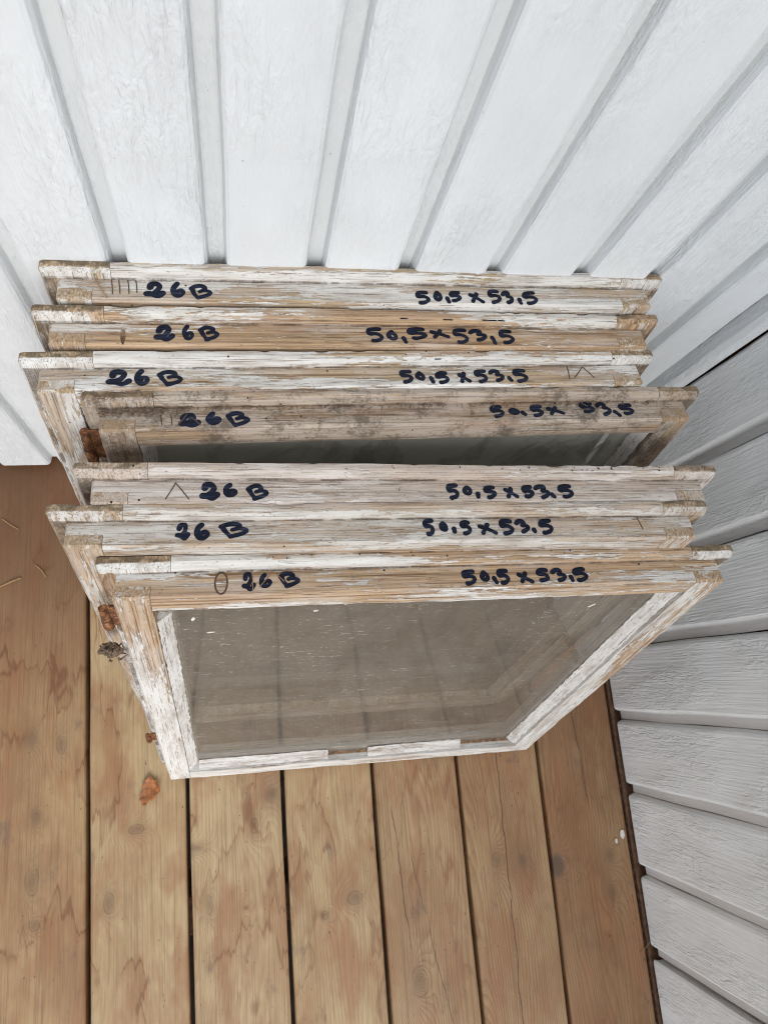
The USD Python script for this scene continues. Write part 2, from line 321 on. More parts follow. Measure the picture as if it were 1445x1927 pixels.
INK = ink_mat('marker_ink')
RUST = rust_mat('rusty_iron')
PUTTY = wood_paint('old_putty', 'z', 91, 1.15, 0.6, 0.12, tan=(0.50, 0.43, 0.36), white=(0.76, 0.755, 0.74), H=9.0, holes=0)
PUTTYB = wood_paint('old_putty_long', 'x', 92, 0.95, 0.8, 0.35, tan=(0.50, 0.43, 0.36), white=(0.70, 0.68, 0.66), H=9.0, holes=0)
PUTTYD = wood_paint('shaded_putty', 'z', 93, 0.55, 0.3, 0.6, tan=(0.36, 0.26, 0.17), white=(0.45, 0.40, 0.34), H=9.0, holes=0)  # putty behind the front pane, its shade put into the colour
GROOVE = simple('carved_groove', (0.10, 0.06, 0.035), 0.9, 0.5, 900)
BAREWOOD = simple('bare_brown_wood', (0.13, 0.065, 0.035), 0.85, 0.5, 140, 0.0008)
BARE2 = simple('bare_tan_wood', (0.30, 0.19, 0.115), 0.8, 0.7, 220, 0.0006)
EARTH = simple('dark_earth', (0.06, 0.045, 0.035), 0.95, 0.5, 20, 0.01)
STRAW = simple('dry_straw', (0.32, 0.185, 0.085), 0.7, 0.3, 400)
LEAF = simple('dry_leaf', (0.36, 0.13, 0.04), 0.55, 0.75, 110, 0.0008)
TWIG = simple('dry_twig', (0.16, 0.11, 0.075), 0.9, 0.65, 500, 0.0005)
CHIP = simple('paint_chip', (0.70, 0.68, 0.63), 0.6, 0.15, 400)

# ------------------------------------------------------------------ ground under the deck, and deck
g_ = trimesh.creation.box((160, 160, 0.2)); g_.apply_translation((0, 0, -0.62))
tag(obj('ground', g_, EARTH), kind='structure')
deck = thing('deck', kind='structure')
GAPS = [(-0.4545, -0.4505), (-0.3297, -0.3180), (-0.1997, -0.1952), (-0.0703, -0.0703), (0.0572, 0.0562), (0.1813, 0.1820), (0.3137, 0.3070), (0.4372, 0.4370)]  # x of the gap's middle at y = 0 and at y = -0.72
GAPS = [(g[0] - 0.1255 * k, g[1] - 0.1255 * k) for k in range(6, 0, -1) for g in GAPS[:1]] + GAPS
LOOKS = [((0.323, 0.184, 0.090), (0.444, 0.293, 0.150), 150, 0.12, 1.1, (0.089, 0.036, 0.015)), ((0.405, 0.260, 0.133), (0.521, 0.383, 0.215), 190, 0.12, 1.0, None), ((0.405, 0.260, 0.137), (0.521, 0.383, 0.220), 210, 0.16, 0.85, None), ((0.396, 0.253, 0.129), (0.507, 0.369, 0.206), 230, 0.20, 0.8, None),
         ((0.347, 0.210, 0.107), (0.449, 0.302, 0.166), 230, 0.34, 0.6, None), ((0.318, 0.186, 0.092), (0.415, 0.269, 0.142), 270, 0.36, 0.45, None), ((0.253, 0.132, 0.062), (0.323, 0.189, 0.096), 200, 0.36, 0.4, None)]
KNOTS = {0: [(-0.392, -0.373, 0.008, 1.6), (-0.356, -0.385, 0.006, 2.2), (-0.384, -0.472, 0.006, 1.8), (-0.3865, -0.546, 0.008, 2.2), (-0.382, -0.597, 0.006, 1.0)], 1: [(-0.295, -0.583, 0.006, 2.0), (-0.262, -0.500, 0.009, 0.6)], 2: [(-0.1880, -0.533, 0.010, 0.45), (-0.1108, -0.514, 0.006, 1.8), (-0.125, -0.613, 0.0022, 1.0), (-0.172, -0.603, 0.005, 2.4)],
         3: [(0.0197, -0.6205, 0.010, 0.8), (-0.0218, -0.636, 0.0045, 1.2)], 4: [(0.100, -0.735, 0.012, 1.6)], 5: [(0.262, -0.470, 0.004, 0.7), (0.225, -0.60, 0.006, 1.6)], 6: [(0.4012, -0.6176, 0.010, 1.2), (0.396, -0.665, 0.006, 1.5)]}
CRACKS = {4: [(0.048, -0.062, -0.50, -0.72, 0.0009), (-0.003, -0.181, -0.56, -1.0, 0.0006)], 5: [(0.2515, 0.016, -0.42, -0.95, 0.0009)], 6: [(0.355, -0.043, -0.38, -0.56, 0.0010)]}
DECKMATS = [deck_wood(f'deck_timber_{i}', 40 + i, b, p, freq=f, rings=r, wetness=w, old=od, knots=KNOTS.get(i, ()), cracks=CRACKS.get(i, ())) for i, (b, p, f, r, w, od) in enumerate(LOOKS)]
Y0, Y1 = 0.06, -1.75
for i in range(len(GAPS) - 1):
    prof = rounded([(0, 0), (1, 0), (1, 1), (0, 1)], 1e-6)
    r = 0.0035; hw = 0.0026
    P = rounded([(0, -0.028), (0.12, -0.028), (0.12, 0), (0, 0)], r)
    b = extrude(P, Y1 - Y0, 70, 'y')                                     # v: x 0..0.12, y 0..-(Y1-Y0)
    v = b.vertices.copy(); t = (v[:, 1] / abs(Y1 - Y0)) if v[:, 1].max() > 0.1 else -v[:, 1] / abs(Y1 - Y0)
    yw = Y0 + (Y1 - Y0) * np.abs(t)
    f = -yw / 0.72
    xl = GAPS[i][0] + (GAPS[i][1] - GAPS[i][0]) * f + hw; xr = GAPS[i + 1][0] + (GAPS[i + 1][1] - GAPS[i + 1][0]) * f - hw
    v = np.c_[xl + (xr - xl) * v[:, 0] / 0.12, yw, v[:, 2]]
    e = wobble(v, 0.0008, 9.0, 60 + i); v[:, 0] = e[:, 0]; v[:, 2] = e[:, 2] * 0.999
    b = trimesh.Trimesh(v, b.faces, process=False); b.fix_normals()
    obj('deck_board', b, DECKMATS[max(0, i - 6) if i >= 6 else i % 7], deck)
led = chambox(0.4402, 0.50, Y1, -0.002, -0.10, -0.003, 0.002).refine_to_length(0.05)
led = tm(led); led.vertices = wobble(led.vertices, 0.0012, 25, 77)
obj('edge_plank', led, BAREWOOD, deck)
for y in (-0.12, -0.62, -1.12, -1.62):
    obj('joist', tm(chambox(-1.3, 0.43, y - 0.024, y + 0.024, -0.18, -0.0295, 0.002)), BAREWOOD, deck)

# ------------------------------------------------------------------ the two board walls
def wall_board(pitch, gw, sl, dg, jit, tongue=-0.0003, thick=0.019):
    """cross-section (s across, d outward): face proud, a tongue recessed by dg on the +s side"""
    B = -thick; fe = pitch - gw + sl
    ro = min(0.0042, sl * 1.6)
    pts = [(0.0004 + jit, B), (0.0004 + jit, -dg), (sl * 0.7, -0.0016), (sl + 0.0016, 0), (fe - ro, 0), (fe - ro * 0.35, -ro * 0.3), (fe + 0.0004, -ro), (fe + 0.0009 + sl * 0.3, -dg), (pitch + tongue, -dg), (pitch + tongue, B)]
    return rounded(pts, 0.0005)
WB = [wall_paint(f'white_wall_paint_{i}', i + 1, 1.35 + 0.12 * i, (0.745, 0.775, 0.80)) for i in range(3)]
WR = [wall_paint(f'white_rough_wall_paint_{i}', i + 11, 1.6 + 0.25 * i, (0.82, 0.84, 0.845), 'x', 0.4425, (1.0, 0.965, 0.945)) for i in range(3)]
bw = thing('board_wall', 'white painted vertical board wall that the rearmost sash leans against', 'wall')
GR = [-0.361 - 0.0785 * k for k in range(9, 0, -1)] + [-0.361, -0.2755, -0.1965, -0.1195, -0.0405, 0.0372, 0.1155, 0.1988, 0.2697, 0.3512, 0.4175]  # right edges of the grooves
rnd = random.Random(5)
for i in range(len(GR) - 1):
    pitch = GR[i + 1] - GR[i]
    P = wall_board(pitch, 0.0165 + rnd.uniform(-0.0012, 0.0012), 0.0030, 0.0125, 0.0, 0.0012)
    z0 = 0.012 + (rnd.uniform(-0.003, 0.004) if i > 2 else 0)
    b = extrude(P, 2.3, 60, 'z'); v = b.vertices
    v = np.c_[v[:, 0] + GR[i] - 0.0026, -v[:, 1] + 0.0004 * (i % 2), v[:, 2] + z0]
    v = wobble(v, 0.0007, 11.0, 100 + i)
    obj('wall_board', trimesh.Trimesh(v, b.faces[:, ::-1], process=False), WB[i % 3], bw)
cov = rounded([(0.0, 0.0185), (0.0, -0.004), (0.005, -0.0095), (0.012, -0.0115), (0.0215, -0.009), (0.0235, -0.004), (0.0235, 0.0185)][::-1], 0.001)
b = extrude(cov, 2.3, 60, 'z'); v = b.vertices
v = wobble(np.c_[v[:, 0] + 0.4168, v[:, 1] - 0.0005, v[:, 2] + 0.012], 0.0007, 14.0, 140)
obj('corner_moulding', trimesh.Trimesh(v, b.faces, process=False), WB[1], bw)
bk = mbox(-1.1, 0.60, 0.0195, 0.05, -0.02, 2.3)
obj('backing', tm(bk), BAREWOOD, bw)

XR = 0.4425
rw = thing('board_wall', 'white rough-sawn board wall at a right angle on the right, standing at the deck edge', 'wall')
RG = [-0.0945, -0.1975, -0.3045, -0.4135, -0.5200, -0.6335, -0.7410, -0.8470, -0.9530, -1.0590, -1.1650, -1.2710, -1.3770, -1.4830, -1.5890, -1.7]
lo = [0.006] + RG
for i in range(len(RG)):
    s0 = RG[i - 1] - 0.019 if i else -0.0105
    s1 = RG[i] - 0.019
    jit = [0.0, 0.0, 0.0006, 0.0006, 0.0004, 0.0006, 0.001, 0.0052][i] if i < 8 else 0.001
    P = wall_board(s0 - s1, 0.019, 0.0052, 0.0093, jit if i else 0.0)
    b = extrude(P, 2.3, 90, 'z'); v = b.vertices
    # s runs towards -y; its zero is the left end of the face slope
    v = np.c_[XR - v[:, 1], s0 + 0.0052 - v[:, 0], v[:, 2] + 0.004 + rnd.uniform(-0.001, 0.002)]
    v = wobble(v, 0.0009, 12.0, 200 + i)
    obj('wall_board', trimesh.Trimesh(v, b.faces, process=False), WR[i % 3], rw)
obj('backing', tm(mbox(XR + 0.0198, XR + 0.06, -1.75, 0.019, -0.02, 2.3)), BAREWOOD, rw)

# ------------------------------------------------------------------ window sashes
W, H, T = 0.535, 0.52597, 0.031
LIP, STEP = 0.0095, 0.009
BL, BR = 0.0130, W - 0.0150            # sides of the body
UL, UR, VT, VB = 0.0395, W - 0.0440, 0.4975, 0.029   # front opening
RB = 0.012                              # rebate width
GZ = 0.0155                             # glass bed
def sash_solid():
    # local axes: x = u, y = -n, z = v
    lip = hull([mbox(0.004, W - 0.004, -0.0050, 0, 0, H), mbox(0.0012, W - 0.0012, -0.0050, 0, 0, H - 0.0014), mbox(0, W, -0.0050, 0, 0, H - 0.0042), mbox(0.003, W - 0.003, -LIP, 0, 0, H - 0.0046), mbox(0.006, W - 0.006, -LIP, 0, 0, H - 0.0032)])
    body = chambox(BL, BR, -T, -0.002, 0, H - STEP, 0.0021)
    f = lip + body
    f -= mbox(UL, UR, -1, -GZ, VB, VT)
    f -= mbox(UL + RB, UR - RB, -1, 1, VB + RB, VT - RB)
    return f
def sash_members(chips):
    F = sash_solid()
    for c in chips: F -= c
    vt, vb, e = VT - RB, VB + RB, 0.00022
    big = 2.0
    def zone(left):
        if left:
            return mbox(-1, 0.053, -LIP - 0.0005, 1, -1, big) + mbox(-1, UL - 0.0004, -1, -0.0205, -1, big), mbox(-1, UL + RB, -1, 1, vb, vt)
        return mbox(W - 0.043, 2, -LIP - 0.0005, 1, -1, big) + mbox(UR + 0.0004, 2, -1, -0.0205, -1, big), mbox(UR - RB, 2, -1, 1, vb, vt)
    out = []
    stl = []
    for left in (True, False):
        a, b = zone(left); z = a + b
        stl.append(F ^ z)
        out.append(z)
    grow = []
    rails = F - out[0] - out[1] - out[0].translate([0.0004, 0, 0]) - out[1].translate([-0.0004, 0, 0])
    top = rails ^ mbox(-1, 2, -1, 1, (VT + VB) / 2, 2)
    bot = rails ^ mbox(-1, 2, -1, 1, -1, (VT + VB) / 2)
    return top, bot, stl
def finish(m, seed, amp=0.00045):
    m = tm(m.refine_to_length(0.0055))
    v = wobble(m.vertices, amp, 70.0, seed); v = wobble(v, 0.0006, 9.0, seed + 5)
    return trimesh.Trimesh(v, m.faces, process=False)
def place_on_top(mesh, seed, amp=0.00045):
    v = wobble(mesh.vertices, amp, 70.0, seed); v = wobble(v, 0.0006, 9.0, seed + 5)
    return trimesh.Trimesh(v, mesh.faces, process=False)

# handwriting: pen paths in a unit box, x to the right, y downwards
def arc(cx, cy, rx, ry, a0, a1, n=14):
    a = np.radians(np.linspace(a0, a1, n)); return [(cx + rx * math.cos(t), cy + ry * math.sin(t)) for t in a]
GLYPH = {
    '2': [[(0.14, 0.30), (0.22, 0.02), (0.66, 0.0), (0.80, 0.24), (0.64, 0.52), (0.42, 0.76)], [(0.0, 0.78), (0.34, 0.78), (0.60, 1.0), (0.82, 0.94), (1.0, 0.72)]],
    '6': [[(0.42, 0.0), (0.16, 0.22), (0.04, 0.52), (0.14, 0.82), (0.40, 1.0), (0.76, 0.94), (1.0, 0.66), (0.80, 0.46), (0.48, 0.54), (0.26, 0.80)]],
    'B': [[(0.04, 0.26), (0.16, 0.62), (0.34, 1.0)], [(0.0, 0.26), (0.22, 0.04), (0.50, 0.0), (0.72, 0.14), (0.64, 0.36), (0.34, 0.52), (0.72, 0.36), (1.0, 0.52), (0.82, 0.78), (0.34, 1.0)]],
    '5': [[(0.86, 0.02), (0.46, 0.0), (0.08, 0.08), (0.04, 0.44), (0.46, 0.38), (0.84, 0.46), (1.0, 0.66), (0.78, 0.90), (0.42, 1.0), (0.26, 1.0)]],
    '0': [[(0.42, 0.0), (0.10, 0.22), (0.0, 0.58), (0.30, 0.92), (0.70, 1.0), (1.0, 0.72), (0.86, 0.26), (0.42, 0.0)]],
    ',': [[(0.0, 0.0), (0.45, 0.45), (1.0, 1.0)]],
    'x': [[(0.0, 0.16), (0.42, 0.46), (1.0, 1.0)], [(0.56, 0.0), (0.40, 0.40), (0.16, 1.0)]],
    '3': [[(0.0, 0.22), (0.26, 0.0), (0.62, 0.06), (0.64, 0.28), (0.40, 0.46), (0.86, 0.44), (1.0, 0.64), (0.76, 0.90), (0.44, 1.0)]],
}
def write(items, seed):
    rnd = random.Random(seed); out = []
    for ch, u0, u1, n0, n1 in items:
        shp = []
        pw = 0.00188 if ch not in '26B' else 0.0024
        pw = min(pw, 0.155e-3 * (u1 - u0)) if ch in '26B' else pw
        if ch == 'B': pw *= 0.72
        du, dn = (u1 - u0) * 1e-3 - 2 * pw, (n1 - n0) * 1e-3 - 2 * pw
        for path in GLYPH[ch]:
            q = [(u0 * 1e-3 + pw + du * x + rnd.uniform(-1, 1) * 0.00035, -(n0 * 1e-3 + pw + dn * y + rnd.uniform(-1, 1) * 0.00035)) for x, y in path]
            # smooth
            for _ in range(2):
                if len(q) > 2:
                    s = [q[0]]
                    for a, b in zip(q[:-1], q[1:]): s += [(0.75 * a[0] + 0.25 * b[0], 0.75 * a[1] + 0.25 * b[1]), (0.25 * a[0] + 0.75 * b[0], 0.25 * a[1] + 0.75 * b[1])]
                    q = s + [q[-1]]
            parts = [LineString([a, b]).buffer(pw * (1 + 0.14 * math.sin(7 * k / len(q) + rnd.uniform(0, 1))), quad_segs=3) for k, (a, b) in enumerate(zip(q[:-1], q[1:]))]
            shp.append(unary_union(parts))
        out.append(unary_union(shp).simplify(0.00008))
    return out
def flat(poly, z, seed, h=0.00025):
    ms = [trimesh.creation.extrude_polygon(p, h, engine='earcut') for p in getattr(poly, 'geoms', [poly]) if p.area > 1e-8]
    m = cat(ms); m.apply_translation((0, 0, z))
    mm = m3.Manifold(m3.Mesh(np.asarray(m.vertices, np.float32), np.asarray(m.faces, np.uint32)))
    if mm.status() == m3.Error.NoError: m = tm(mm.refine_to_length(0.003))
    return place_on_top(m, seed)

WORDS = [
 [('2',77.7,94.2,11.1,29.3),('6',96.9,109.7,11.3,28.1),('B',111.8,130.8,13.0,29.6),('5',298.0,311.8,16.4,31.4),('0',314.0,322.7,16.6,28.6),(',',324.4,329.4,22.7,30.5),('5',328.1,339.7,15.7,28.3),('x',345.4,359.3,16.4,29.0),('5',362.8,376.0,13.3,29.8),('3',375.9,387.1,14.1,29.6),(',',389.5,394.3,21.9,30.4),('5',394.6,409.8,14.7,30.4)],
 [('2',89.8,105.8,10.6,27.9),('6',110.5,120.9,10.3,26.8),('B',123.6,140.5,11.0,27.3),('5',259.0,274.6,10.9,27.8),('0',276.4,286.9,14.3,25.9),(',',289.1,294.4,20.3,28.8),('5',294.0,313.1,11.0,24.5),('x',314.6,332.5,11.9,22.5),('5',334.5,350.5,10.4,28.4),('3',350.3,367.6,10.8,25.2),(',',369.3,374.4,18.8,28.8),('5',376.9,392.4,11.0,28.1)],
 [('2',61.8,80.4,10.8,28.0),('6',81.5,94.7,11.0,27.7),('B',98.8,119.8,12.1,27.8),('5',292.9,305.4,13.0,28.4),('0',306.7,315.9,15.2,25.5),(',',318.6,322.8,20.0,28.3),('5',323.7,337.3,14.9,28.9),('x',344.2,356.2,16.1,27.7),('5',359.5,372.2,13.1,28.4),('3',373.1,387.7,13.2,28.1),(',',389.3,394.2,21.4,28.3),('5',395.3,409.6,12.9,28.5)],
 [('2',70.4,87.8,15.4,29.3),('6',90.7,104.1,14.6,27.6),('B',106.5,126.0,14.7,29.2),('5',327.1,341.2,12.5,26.3),('0',344.2,355.0,15.7,23.8),(',',355.3,360.8,19.4,25.1),('5',364.1,377.1,12.6,26.0),('x',379.1,396.3,14.7,24.6),('5',411.3,427.4,10.4,22.9),('3',427.9,443.6,10.4,26.2),(',',443.6,450.4,19.4,27.1),('5',449.9,465.3,12.3,25.5)],
 [('2',90.7,105.8,11.9,28.7),('6',107.4,119.4,12.7,25.9),('B',124.7,142.9,13.8,28.6),('5',283.8,295.2,12.4,27.5),('0',297.2,306.6,14.7,24.8),(',',308.3,312.0,20.7,27.6),('5',315.1,327.5,14.2,27.6),('x',332.9,345.9,15.2,26.8),('5',348.6,360.5,13.8,26.9),('3',360.0,375.0,13.3,27.9),(',',373.2,379.2,21.4,27.5),('5',381.1,396.3,13.3,27.5)],
 [('2',89.3,100.9,10.5,26.3),('6',103.3,115.6,11.1,26.5),('B',121.0,144.4,10.2,24.7),('5',279.2,289.7,10.2,26.0),('0',292.5,301.0,12.9,22.7),(',',303.0,307.0,17.5,24.2),('5',309.9,320.6,11.3,25.7),('x',324.9,341.5,14.2,25.5),('5',343.5,356.9,10.8,25.8),('3',357.1,370.7,10.9,24.2),(',',371.1,375.7,18.9,24.9),('5',377.3,391.1,11.2,26.4)],
 [('2',104.2,115.0,11.2,27.5),('6',117.4,127.6,12.1,25.4),('B',131.7,149.2,11.3,25.7),('5',279.1,292.5,13.0,27.6),('0',294.7,303.3,14.7,25.4),(',',305.0,310.0,19.9,27.4),('5',309.1,321.5,13.4,27.7),('x',327.2,341.9,16.2,27.8),('5',344.6,356.9,13.4,27.0),('3',357.8,372.0,13.4,27.4),(',',373.2,377.5,21.0,27.4),('5',376.9,391.7,13.9,27.6)],
]
MARKS = {0: [(53.0, 10.4, 54.4, 24.7), (58.5, 10.4, 59.9, 24.6), (65.3, 10.4, 66.6, 24.4), (71.4, 10.4, 72.5, 23.2)], 1: [], 2: [(449.5, 10.7, 447.8, 24.7), (452.8, 23.6, 463.7, 12.0), (464.7, 12.0, 472.0, 23.8)],
         3: [(57.7, 16.9, 58.5, 26.1), (65.2, 17.0, 65.9, 26.3), (69.8, 27.4, 77.5, 16.2), (80.6, 19.4, 87.2, 26.8)], 4: [(66.3, 26.8, 73.0, 13.2), (73.0, 13.2, 83.1, 26.9)], 5: [(468.7, 10.5, 471.1, 22.6)],
         6: [(112.2, 10.6, 112.9, 26.1), (127.9, 11.4, 117.9, 24.0), (130.3, 12.9, 136.1, 20.0)]}
# base x, y, yaw, roll, lean
POSE = [(-0.2548, -0.1117, 0.0104, 0.0141, 0.2131), (-0.2666, -0.1616, 0.0129, 0.0000, 0.2391), (-0.2754, -0.2125, 0.0215, -0.0046, 0.2652), (-0.2340, -0.2499, 0.0172, -0.0078, 0.2774),
        (-0.2379, -0.3068, -0.0276, 0.0050, 0.2796), (-0.2541, -0.3428, -0.0284, 0.0079, 0.2888), (-0.2303, -0.4133, -0.0263, -0.0072, 0.3547)]
LABEL = ['peeling wooden window sash marked 26B, rearmost of the stack and touching the board wall',
         'tan peeling window sash, second from the wall, dark notch left of its 26B',
         'whitish peeling window sash, third from the wall, carved strokes near its right end',
         'dirty grey-brown window sash standing in the middle, dark glass showing below its cobwebbed top rail',
         'pale pinkish window sash with a carved caret mark left of its 26B',
         'greyish peeling window sash directly behind the frontmost one, leftmost corner over bare deck',
         'frontmost window sash with its whole dusty glass pane in view and an oval wooden plug']
LOOK = [  # paint, wash, dirt, tan, white, holes
    dict(paint=0.40, wash=0.62, dirt=0.26, tan=(0.42, 0.315, 0.20), white=(0.68, 0.665, 0.635), bevel=0.11), dict(paint=0.28, wash=0.30, dirt=0.28, tan=(0.43, 0.295, 0.175), white=(0.68, 0.66, 0.62), bevel=0.04),
    dict(paint=0.48, wash=0.60, dirt=0.22, tan=(0.43, 0.32, 0.205), white=(0.69, 0.68, 0.655), bevel=0.14), dict(paint=0.20, wash=0.7, dirt=0.86, tan=(0.33, 0.235, 0.15), white=(0.47, 0.405, 0.34), bevel=0.0),
    dict(paint=0.46, wash=1.0, dirt=0.26, tan=(0.48, 0.375, 0.29), white=(0.63, 0.58, 0.54), holes=0.32, bevel=0.02), dict(paint=0.40, wash=0.85, dirt=0.32, tan=(0.44, 0.33, 0.225), white=(0.62, 0.595, 0.555), bevel=0.05),
    dict(paint=0.34, wash=0.32, dirt=0.20, tan=(0.46, 0.325, 0.205), white=(0.71, 0.70, 0.675), bevel=0.17)]
rnd = random.Random(11)
SASH, M4 = [], []
for k in range(7):
    x0, y0, yaw, roll, lean = POSE[k]
    cz, sz = math.cos(yaw), math.sin(yaw); cr, sr = math.cos(-roll), math.sin(-roll); cl, sl = math.cos(-lean), math.sin(-lean)
    Rz = np.array([[cz, -sz, 0], [sz, cz, 0], [0, 0, 1]]); Ry = np.array([[cr, 0, sr], [0, 1, 0], [-sr, 0, cr]]); Rx = np.array([[1, 0, 0], [0, cl, -sl], [0, sl, cl]])
    M = np.eye(4); M[:3, :3] = Ry @ Rz @ Rx; M[:3, 3] = (x0, y0, max(0.0, 0.0) + 0.0006 + (0.535 * roll * -1 if roll < 0 else 0) * 0)
    M4.append(M)
    s = thing('window_sash', LABEL[k], 'window sash', 'old window sashes stacked against the board wall', mat4=M); SASH.append(s)
    L = LOOK[k]
    mr = wood_paint(f'flaking_rail_{k}', 'x', 300 + k, **L); ms = wood_paint(f'flaking_stile_{k}', 'z', 400 + k, **{**L, 'paint': L['paint'] + {6: 0.10, 5: -0.08}.get(k, 0.05), 'low': 0.26 if k == 6 else 0.0, 'wash': 0.35 if k == 5 else L['wash']})
    chips = []
    for _ in range(9):      # dents and knocks along the arrises
        u = rnd.uniform(0.02, W - 0.02); r = rnd.uniform(0.002, 0.005)
        chips.append(m3.Manifold.sphere(r, 10).scale([rnd.uniform(1.5, 4), 1, 0.8]).translate([u, -T - r * 0.55, H - STEP + r * 0.25]))
        u = rnd.uniform(0.02, W - 0.02)
        chips.append(m3.Manifold.sphere(r, 10).scale([rnd.uniform(1.5, 4), 0.8, 1]).translate([u, 0.0005, H + r * 0.6]))
    for su, sv in ((BL, 1), (BR, 1)):
        chips.append(m3.Manifold.sphere(0.005, 10).translate([su + (-0.0028 if su < 0.2 else 0.0028), -T - 0.002, H - STEP + 0.0015]))
    if k == 6: chips.append(m3.Manifold.sphere(0.011, 14).scale([0.8, 1.2, 2.2]).translate([BL - 0.003, -0.016, 0.498]))
    if k == 1: chips.append(m3.Manifold.sphere(0.005, 12).scale([0.42, 1.9, 1.6]).translate([0.0665, -0.0215, H - STEP + 0.0012]))
    top, bot, stl = sash_members(chips)
    obj('top_rail', finish(top, 500 + k), mr, s); obj('bottom_rail', finish(bot, 500 + k), wood_paint('painted_bottom_rail', 'x', 808, **{**L, 'paint': 0.95}) if k == 6 else wood_paint('brown_bottom_rail', 'x', 809, **{**L, 'paint': 0.2, 'wash': 0.4}) if k == 5 else mr, s)  # sash behind the front pane: brown rail colour stands in for its shade
    obj('stile', finish(stl[0], 500 + k), ms, s); obj('stile', finish(stl[1], 500 + k), ms, s)
    gm = glass_mat(f'dusty_glass_{k}', k, {6: 0.42, 3: 0.85}.get(k, 0.30), (0.42, 0.42, 0.37) if k == 3 else (0.225, 0.192, 0.160))
    pane = tm(mbox(UL + 0.002, UR - 0.002, -GZ - 0.0026, -GZ - 0.0004, VB + 0.001, VT - 0.001).refine_to_length(0.04))
    obj('glass_pane', pane, gm, s, smooth=False)
    # putty beads
    def bead(a, b, side, hgt=0.0092):
        g0 = -GZ - 0.0027
        if side in 'LR':
            u = UL + 0.0001 if side == 'L' else UR - 0.0001; sg = 1 if side == 'L' else -1
            P = rounded([(u, g0), (u + sg * 0.0112, g0), (u + sg * 0.0098, g0 - 0.0012), (u + sg * 0.001, g0 - hgt), (u, g0 - hgt)], 0.0004)
            m = extrude(P, b - a, 0, 'z'); m.apply_translation((0, 0, a))
        else:
            z = VB + 0.0001 if side == 'B' else VT - 0.0001; sg = 1 if side == 'B' else -1
            P = rounded([(g0, z), (g0, z + sg * 0.0112), (g0 - 0.0012, z + sg * 0.0098), (g0 - hgt, z + sg * 0.001), (g0 - hgt, z)], 0.0004)
            m = extrude(P, b - a, 0, 'x'); m.apply_translation((a, 0, 0))
        m.fix_normals()
        mm = m3.Manifold(m3.Mesh(np.asarray(m.vertices, np.float32), np.asarray(m.faces, np.uint32)))
        m = tm(mm.refine_to_length(0.004)) if mm.status() == m3.Error.NoError else m
        v = wobble(m.vertices, 0.0008, 160.0, 31); v = wobble(v, 0.0006, 9.0, 500 + k + 5)
        return trimesh.Trimesh(v, m.faces, process=False)
    e = 0.0005
    if k == 6:
        obj('putty_strip', bead(VB + e, 0.470, 'L'), PUTTY, s); obj('putty_strip', bead(VB + e, VT - e, 'R'), PUTTY, s)
        for a, b in ((0.2215, 0.2755), (0.4095, UR - 0.001)):       # where the putty has dropped out
            q = tm(mbox(a, b, -T + 0.0085, -GZ - 0.0028, VB - 0.002, VB + 0.0007).refine_to_length(0.006)); q.vertices = wobble(q.vertices, 0.0006, 9.0, 500 + k + 5)
            obj('bare_patch', q, BARE2, s)
        for a, b in ((UL + 0.012, 0.221), (0.276, 0.409)): obj('putty_strip', bead(a, b, 'B', 0.0098), PUTTYB, s)
    else:
        for sd in 'LR': obj('putty_strip', bead(VB + e, VT - e, sd), PUTTY if k < 5 else PUTTYD, s)
        obj('putty_strip', bead(UL + 0.012, UR - 0.012, 'B'), PUTTYB if k < 5 else PUTTYD, s)
    ztop = H - STEP + 0.00005
    for j, q in enumerate(write(WORDS[k], k)): obj('marker_character', flat(q, ztop + 0.00002 * (j % 3), 500 + k), INK, s, smooth=False)
    for a, b, c, d in MARKS[k]:
        q = LineString([(a * 1e-3, -b * 1e-3), (((a + c) / 2 + 0.2) * 1e-3, -(b + d) / 2 * 1e-3), (c * 1e-3, -d * 1e-3)]).buffer(0.00040 if k != 6 else 0.0003, quad_segs=2)
        obj('carved_mark', flat(q, ztop + 0.0001, 500 + k), GROOVE if k != 6 else STRAW, s, smooth=False)

# hinges on the left lips of two sashes
def hinge(s, k, v0, v1, r=0.0046):
    """what is left of a cast hinge: a knuckle broken in two on a pitted leaf"""
    seed = 70 + k; m_ = v0 + (v1 - v0) * 0.42
    leaf = chambox(0.0002, 0.0115, -0.0125, -LIP - 0.0003, v0, v1, 0.0008).refine_to_length(0.002)
    leaf = tm(leaf); leaf.vertices = wobble(leaf.vertices, 0.0006, 120.0, seed)
    h = obj('hinge', leaf, RUST, s)
    for a, b, rr in ((v0 - 0.001, m_ - 0.0006, r), (m_ + 0.0006, v1, r * 0.86)):
        c = tm(m3.Manifold.cylinder(b - a, rr, rr * 0.93, 20).translate([-0.0022, -0.0122, a]).refine_to_length(0.002))
        c.vertices = wobble(c.vertices, 0.0005, 110.0, seed)
        obj('knuckle', c, RUST, h)
    return h
hinge(SASH[6], 1, 0.436, 0.468); hinge(SASH[6], 2, 0.118, 0.138, 0.0034); hinge(SASH[3], 3, 0.455, 0.492)
ov = LineString(arc(0.0893, -0.0196, 0.0046, 0.0092, 0, 350, 30)).buffer(0.0006)
obj('carved_ring', flat(ov, H - STEP + 0.0001, 506), GROOVE, SASH[6], smooth=False)
pl = Polygon(arc(0.0893, -0.0196, 0.0038, 0.0083, 0, 350, 30))
obj('wooden_plug', flat(pl, H - STEP + 0.00005, 506, 0.0006), wood_paint('plug_wood', 'x', 777, 0.4, 0.3, 0.25, tan=(0.36, 0.23, 0.13), holes=0), SASH[6])

